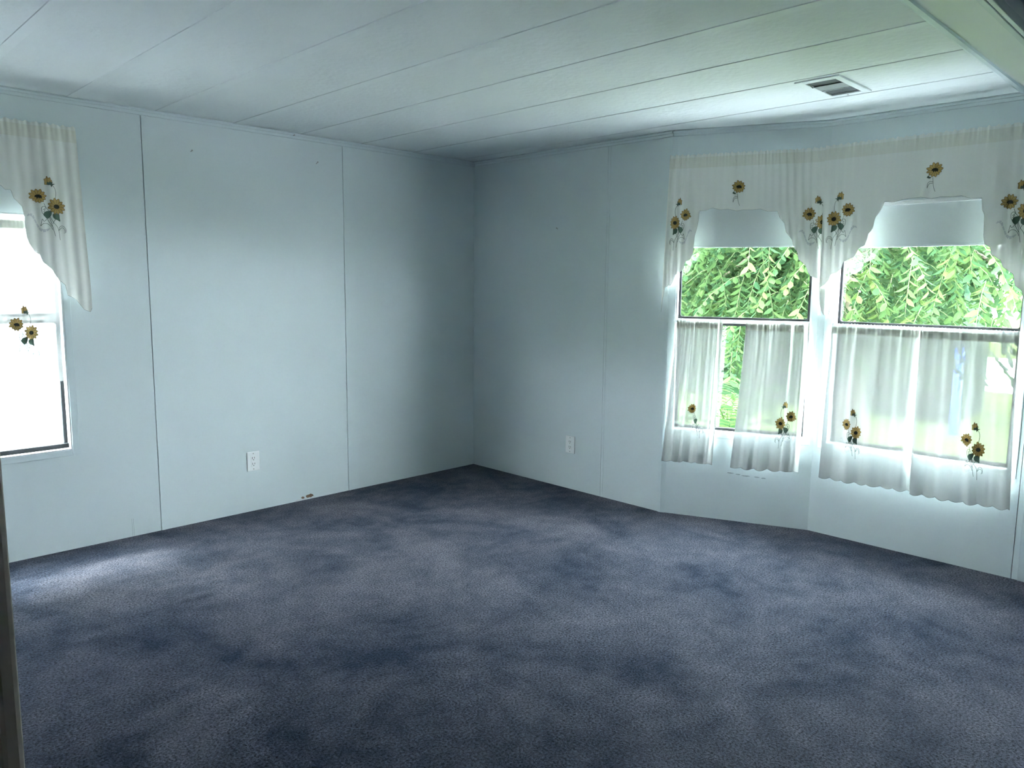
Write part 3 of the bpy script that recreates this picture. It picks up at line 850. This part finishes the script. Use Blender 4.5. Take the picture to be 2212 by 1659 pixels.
# ------------------------------------------------------------------ outside the plain wall window: enclosed porch
pf = MB().box(-5.2, 0.4, 0.11, 3.4, -.22, -.10).build('porch_floor', CONC, frame=FW)
tag(pf, 'pale concrete porch floor outside the plain wall window', 'porch floor', kind='structure')
tag(MB().box(-5.2, 0.4, 1.2, 3.4, 2.28, 2.36).build('porch_shade_slab', SIDING, frame=FW), 'added unseen white slab that shades the sliding door', 'shade slab', kind='structure')  # added out of view to cut sky light on porch and window
pd = thing('sliding_door', 'white sliding door with two finger pulls seen through the plain wall window', 'door', FW, (-2.5, 1.62, -.10))
for xa, xb, y in ((-2.600, -2.541, 1.600), (-2.537, -2.468, 1.600)):
    st = MB().box(xa, xb, y, y + .045, -.10, 1.92).build('stile', PVC, pd, bevel=.004)
    xc = (xa + xb) / 2
    t_ = [math.radians(a) for a in range(180, 361, 18)]
    ring = [(xc + .021 * math.cos(t), .492 + .034 * math.sin(t)) for t in t_]
    hole = [(xc + .012 * math.cos(t), .490 + .022 * math.sin(t)) for t in t_]
    outer = ring + [(xc + .018, .506), (xc - .018, .506)]
    inner = hole + [(xc + .010, .498), (xc - .010, .498)]
    n_ = len(outer)
    rv = [(p[0], y - .020, p[1]) for p in outer] + [(p[0], y - .020, p[1]) for p in inner] + [(p[0], y, p[1]) for p in outer] + [(p[0], y, p[1]) for p in inner]
    rf = []
    for a in range(n_):
        b = (a + 1) % n_
        rf += [(a, b, n_ + b, n_ + a), (a, 2 * n_ + a, 2 * n_ + b, b), (n_ + a, n_ + b, 3 * n_ + b, 3 * n_ + a)]
    fp = MB(); fp.add(rv, rf)
    fp.build('finger_pull', PVC, st)
MB().box(-2.468, -2.30, 1.615, 1.640, -.10, 1.92).build('panel', PVC, pd)
MB().box(-2.690, -2.600, 1.625, 1.650, -.10, 1.92).build('panel', PVC, pd)
MB().box(-2.30, -2.24, 1.600, 1.645, -.10, 1.92).build('stile', PVC, pd, bevel=.004)
gb = thing('grab_bar', 'short white bar sloping beside the white sliding door', 'bar', FW, (-2.64, 1.58, .50))
MB().tube([(-2.685, 1.56, .535), (-2.606, 1.58, .501)], .011, 10).build('bar', PVC, gb, smooth=True)
MB().tube([(-2.681, 1.56, .533), (-2.681, 1.6245, .533)], .007, 8).build('bar_mount', PVC, gb, smooth=True)
MB().tube([(-2.612, 1.578, .503), (-2.612, 1.6245, .503)], .007, 8).build('bar_mount', PVC, gb, smooth=True)
pw = thing('porch_wall', 'pale lavender porch wall panel with ledge, seen through the plain wall window', 'porch wall', FW, (-3.2, 1.75, -.1), kind='structure')
MB().box(-4.6, -2.630, 1.72, 1.76, .38, 1.92).build('upper_panel', PVC2, pw)
MB().box(-4.6, -2.630, 1.66, 1.76, .355, .380).build('ledge', PVC, pw, bevel=.004)
MB().box(-4.6, -2.630, 1.74, 1.76, -.1, .355).build('lower_panel', PVC, pw)
bb = thing('detergent_box', 'white box with a blue slanted stripe on the porch floor', 'box', FW, (-2.83, 1.48, -.1))
MB().box(-2.93, -2.765, 1.42, 1.55, -.10, .42).build('carton', PVC, bb, bevel=.004)
MB().prism([(-2.770, .385), (-2.7652, .36), (-2.7652, .26), (-2.80, .20), (-2.80, .25)], 'y', 1.4185, 1.4205).build('blue_stripe', BLUE, bb)

# ------------------------------------------------------------------ outside the bay: lawn, drive, tree, palm
GZ = -0.65
gr = MB().prism([(-30, -30), (60, -30), (60, 60), (-30, 60)], 'z', GZ - .2, GZ).build('ground', LAWN, frame=FW)
tag(gr, 'sunlit yellow-green lawn outside the bay windows', 'lawn', kind='structure')
dr = MB().prism([(13.5, -30), (22, -30), (22, 60), (13.5, 60)], 'z', GZ, GZ + .03).build('road', CONC, frame=FW)
tag(dr, 'pale concrete drive beyond the lawn', 'road', kind='structure')

cp = MB().prism([(0.5, -20), (9, -20), (9, -4.3), (0.5, -4.3)], 'z', GZ, GZ + .04).build('bounce_pad', paint('bounce_pad_grey', (0.42, 0.42, 0.41), 0.9, 0.1, 8.0, spec=0.1), frame=FW)  # added out of view to bounce daylight onto the left wall and ceiling
tag(cp, 'added unseen pale pad that bounces light through the bay windows', 'bounce pad', kind='structure')

wk = MB().prism([(0.45, -4.3), (2.0, -4.3), (2.0, -1.2), (1.3, 1.5), (0.45, 1.5)], 'z', GZ, GZ + .04).build('bounce_strip', paint('bounce_strip_grey', (0.28, 0.28, 0.28), 0.9, 0.1, 8.0, spec=0.1), frame=FW)  # added below the bay, unseen, to throw light up at the ceiling
tag(wk, 'added unseen grey strip that bounces light up into the bay', 'bounce_strip', kind='structure')

LEAF_V = np.array([(0, 0, 0), (.35, 0, -.03), (.70, 0, -.05), (1, 0, -.13), (.22, .20, .03), (.60, .22, .02), (.22, -.20, .03), (.60, -.22, .02)])
LEAF_F = [(0, 1, 4), (1, 2, 5, 4), (2, 3, 5), (0, 6, 1), (1, 6, 7, 2), (2, 7, 3)]

def project(p):
    d = Vector(p) - CAM_POS
    z = d.dot(f_)
    return 1106 + FOCAL_PX * d.dot(r_) / z, 829.5 - FOCAL_PX * d.dot(u_) / z, z

def leaf_matrix(pos, direction, roll, length, width=1.0):
    x = Vector(direction).normalized()
    y = x.cross(Vector((0, 0, 1)))
    if y.length < .05: y = Vector((0, 1, 0))
    y.normalize(); z = y.cross(x) * -1
    y2 = y * math.cos(roll) + z * math.sin(roll); z2 = x.cross(y2)
    M = Matrix.Identity(4)
    for k in range(3):
        M[k][0], M[k][1], M[k][2], M[k][3] = x[k] * length, y2[k] * length * width, z2[k] * length, pos[k]
    return M

def mass_mesh(name, mats_list, material, root):
    n = len(mats_list)
    base = np.hstack([LEAF_V, np.ones((8, 1))])
    V = np.concatenate([base @ np.array(M).T for M in mats_list])[:, :3]
    o = np.array(root['_origin'])
    F = []
    for i in range(n):
        F += [tuple(i * 8 + k for k in q) for q in LEAF_F]
    me = bpy.data.meshes.new(name)
    me.from_pydata((V - o).tolist(), [], F)
    me.materials.append(material)
    ob = bpy.data.objects.new(name, me)
    COL.objects.link(ob); ob.parent = root
    ob['kind'] = 'stuff'
    return ob

rng = random.Random(42)
tr = thing('weeping_tree', 'leafy weeping tree with glossy green leaves just outside the bay windows', 'tree', FW, (4.3, -1.2, GZ))
tk = MB()
tk.tube([(4.3, -1.2, GZ), (4.25, -1.25, .3), (4.1, -1.2, 1.2), (4.0, -1.3, 2.2), (3.9, -1.4, 3.1)], [.16, .13, .11, .09, .05], 12)
tk.build('trunk', BARK, tr, smooth=True)
boughs = []
for k in range(13):
    t = rng.uniform(.35, 1.0)
    s = Vector((4.1, -1.2, .9 + 1.9 * t))
    ang = math.radians(100 + 190 * k / 12) + rng.uniform(-.15, .15)
    ln = rng.uniform(1.1, 1.9)
    d = Vector((math.cos(ang), math.sin(ang), 0))
    pts = [s, s + d * ln * .35 + Vector((0, 0, .22)), s + d * ln * .7 + Vector((0, 0, .18)), s + d * ln + Vector((0, 0, -.12))]
    boughs.append(pts)
    MB().tube(pts, [.045, .034, .022, .010], 8).build('branch', BARK, tr, smooth=True)

twigs = MB()
leaves = []
def crown_ok(p):
    if p.y < -2.75 and p.z < 1.42 + .25 * math.sin(p.y * 9): return False
    if p.x < 1.35: return False
    if p.z < .45 + .25 * math.sin(p.y * 3 + 1): return False
    return True
for k in range(1250):
    # twigs start along the crown shell or on a bough and hang down and outwards
    if k % 3 == 0:
        b = boughs[k // 3 % len(boughs)]; t = rng.uniform(.2, 1); i = min(2, int(t * 3)); q = t * 3 - i
        s = b[i].lerp(b[i + 1], q) + Vector((rng.uniform(-.15, .15), rng.uniform(-.15, .15), rng.uniform(-.05, .1)))
    else:
        s = Vector((rng.uniform(2.0, 4.0), rng.uniform(-3.1, .75), rng.uniform(1.0, 2.75)))
    out = Vector((s.x - 4.1, s.y + 1.2, 0))
    if out.length < .1: out = Vector((-1, 0, 0))
    out.normalize()
    ln = rng.uniform(.45, .95)
    d0 = out * rng.uniform(.25, .8) + Vector((rng.uniform(-.4, .4), rng.uniform(-.5, .5), rng.uniform(-.5, .15)))
    d0.normalize()
    pts = []
    p = s.copy(); d = d0.copy()
    step = ln / 7
    for i in range(8):
        pts.append(p.copy())
        d = (d + Vector((0, 0, -.20))).normalized()
        p = p + d * step
    if not crown_ok(pts[3]): continue
    twigs.tube(pts[::2] + [pts[-1]], [.0032, .0027, .0022, .0016, .001], 4)
    nl = int(ln / .033)
    for i in range(2, nl + 1):
        t = i / nl * 6.99; a = int(t); q = t - a
        pos = pts[a].lerp(pts[a + 1], q)
        if not crown_ok(pos): continue
        dd = (pts[a + 1] - pts[a]).normalized()
        side = dd.cross(Vector((0, 0, 1)))
        if side.length < .05: side = Vector((0, 1, 0))
        side.normalize()
        sg = 1 if i % 2 else -1
        dirn = dd * .55 + side * sg * .75 + Vector((rng.uniform(-.3, .3), rng.uniform(-.3, .3), rng.uniform(-.65, -.05)))
        leaves.append(leaf_matrix(pos, dirn, rng.uniform(-.7, .7), rng.uniform(.072, .112), rng.uniform(.85, 1.15)))
tw = twigs.build('twigs', TWIG, tr); tw['kind'] = 'stuff'

def in_glass(M):
    x, y, z = project(M.translation)
    return (1485 < x < 1735 and 530 < y < 690) or (1825 < x < 2195 and 528 < y < 705)
vis = sorted([M for M in leaves if in_glass(M)], key=lambda M: (M.translation - CAM_POS).length)
near = vis[:300]
nid = {id(M) for M in near}
mass_mesh('foliage', [M for M in leaves if id(M) not in nid], LEAFS, tr)
lm = bpy.data.meshes.new('leaf')
lm.from_pydata(LEAF_V.tolist(), [], LEAF_F); lm.materials.append(LEAF)
base_inv = Matrix.Translation(-Vector(tr['_origin']))
for M in near:
    ob = bpy.data.objects.new('leaf', lm)
    COL.objects.link(ob); ob.parent = tr; ob.matrix_local = base_inv @ M

# tall clipped hedge along the drive, a bumpy body under a skin of leaves
hg = thing('tall_hedge', 'tall dark green hedge closing the lawn behind the weeping tree', 'hedge', FW, (9.6, 4.0, GZ))
def hedge_x(y, z):
    return 9.0 + .22 * math.sin(y * 2.1) * math.cos(z * 1.7) + .12 * math.sin(y * 5.3 + z * 3.1)
def hedge_top(y):
    return 2.55 + .22 * math.sin(y * 1.3) + .12 * math.sin(y * 4.1)
hb_ = MB()
ny, nz = 70, 14
hv = []
for i in range(ny + 1):
    y = -1.0 + 10.0 * i / ny
    for j in range(nz + 1):
        z = GZ + (hedge_top(y) - GZ) * j / nz
        hv.append((hedge_x(y, z) + (.5 * max(0, j - nz + 2)), y, z))
    hv.append((10.6, y, hedge_top(y) - .1)); hv.append((10.6, y, GZ))
row = nz + 3
hf = [(i * row + j, i * row + (j + 1) % row, (i + 1) * row + (j + 1) % row, (i + 1) * row + j) for i in range(ny) for j in range(row)]
hf += [tuple(range(row))[::-1], tuple(ny * row + k for k in range(row))]
hb_.add(hv, hf)
hb_.build('hedge_body', LEAFBACK, hg)
hr = random.Random(9)
hm = []
for k in range(5200):
    y = hr.uniform(-1.15, 7.5); z = hr.uniform(-.2, 1) * .5
    z = GZ + (hedge_top(y) - GZ) * hr.uniform(.05, 1.04)
    hm.append(leaf_matrix((hedge_x(y, z) - hr.uniform(-.05, .16), y, z), (-.7 + hr.uniform(-.5, .5), hr.uniform(-.8, .8), hr.uniform(-.9, .5)), hr.uniform(-1, 1), hr.uniform(.10, .18), 1.3))
mass_mesh('foliage', hm, LEAFBACK, hg)

# low feathery palm on the lawn
sp = thing('sago_palm', 'low feathery green palm growing on the lawn', 'plant', FW, (4.5, .3, GZ))
MB().tube([(4.5, .3, GZ), (4.5, .3, GZ + .16), (4.5, .3, GZ + .24)], [.10, .09, .05], 10).build('stem', BARK, sp, smooth=True)
fb = MB()
N = 26
arc = [(.95 * (i / N) , .42 * math.sin(2.3 * i / N) - .10 * (i / N)) for i in range(N + 1)]
fb.tube([(a, 0, z) for a, z in arc[::2]], [.008 - .0005 * i for i in range(len(arc[::2]))], 5)
for i in range(3, N):
    a, z = arc[i]; lw = .17 * math.sin(math.pi * (i + 3) / (N + 6)) + .03
    for sgn in (-1, 1):
        fb.add([(a - .008, 0, z), (a + .014, 0, z), (a + .05, sgn * lw, z + .03), (a + .03, sgn * lw * .55, z + .035)], [(0, 1, 2, 3)])
fr0 = None
for k in range(17):
    if fr0 is None:
        fr0 = fb.build('frond', FROND); ob = fr0; ob.parent = sp
    else:
        ob = fr0.copy(); COL.objects.link(ob); ob.parent = sp
    ob.location = (0, 0, .22)
    el = -.5 * (k % 3) / 2
    ob.rotation_euler = (rng.uniform(-.1, .1), el + .12, k * 2.399)
    ob.scale = (rng.uniform(.85, 1.1),) * 3

# blue post glimpsed between the leaves
sh = thing('garden_post', 'blue painted post glimpsed between leaves through the wider bay window', 'post', FW, (8.0, -1.26, GZ))
MB().box(7.95, 8.05, -1.31, -1.21, GZ, .84).build('shaft', BLUE, sh)
MB().prism([(-1.325, .84), (-1.195, .84), (-1.26, .93)], 'x', 7.94, 8.06).build('post_cap', PVC, sh)

for o in bpy.data.objects:
    if '_origin' in o: del o['_origin']
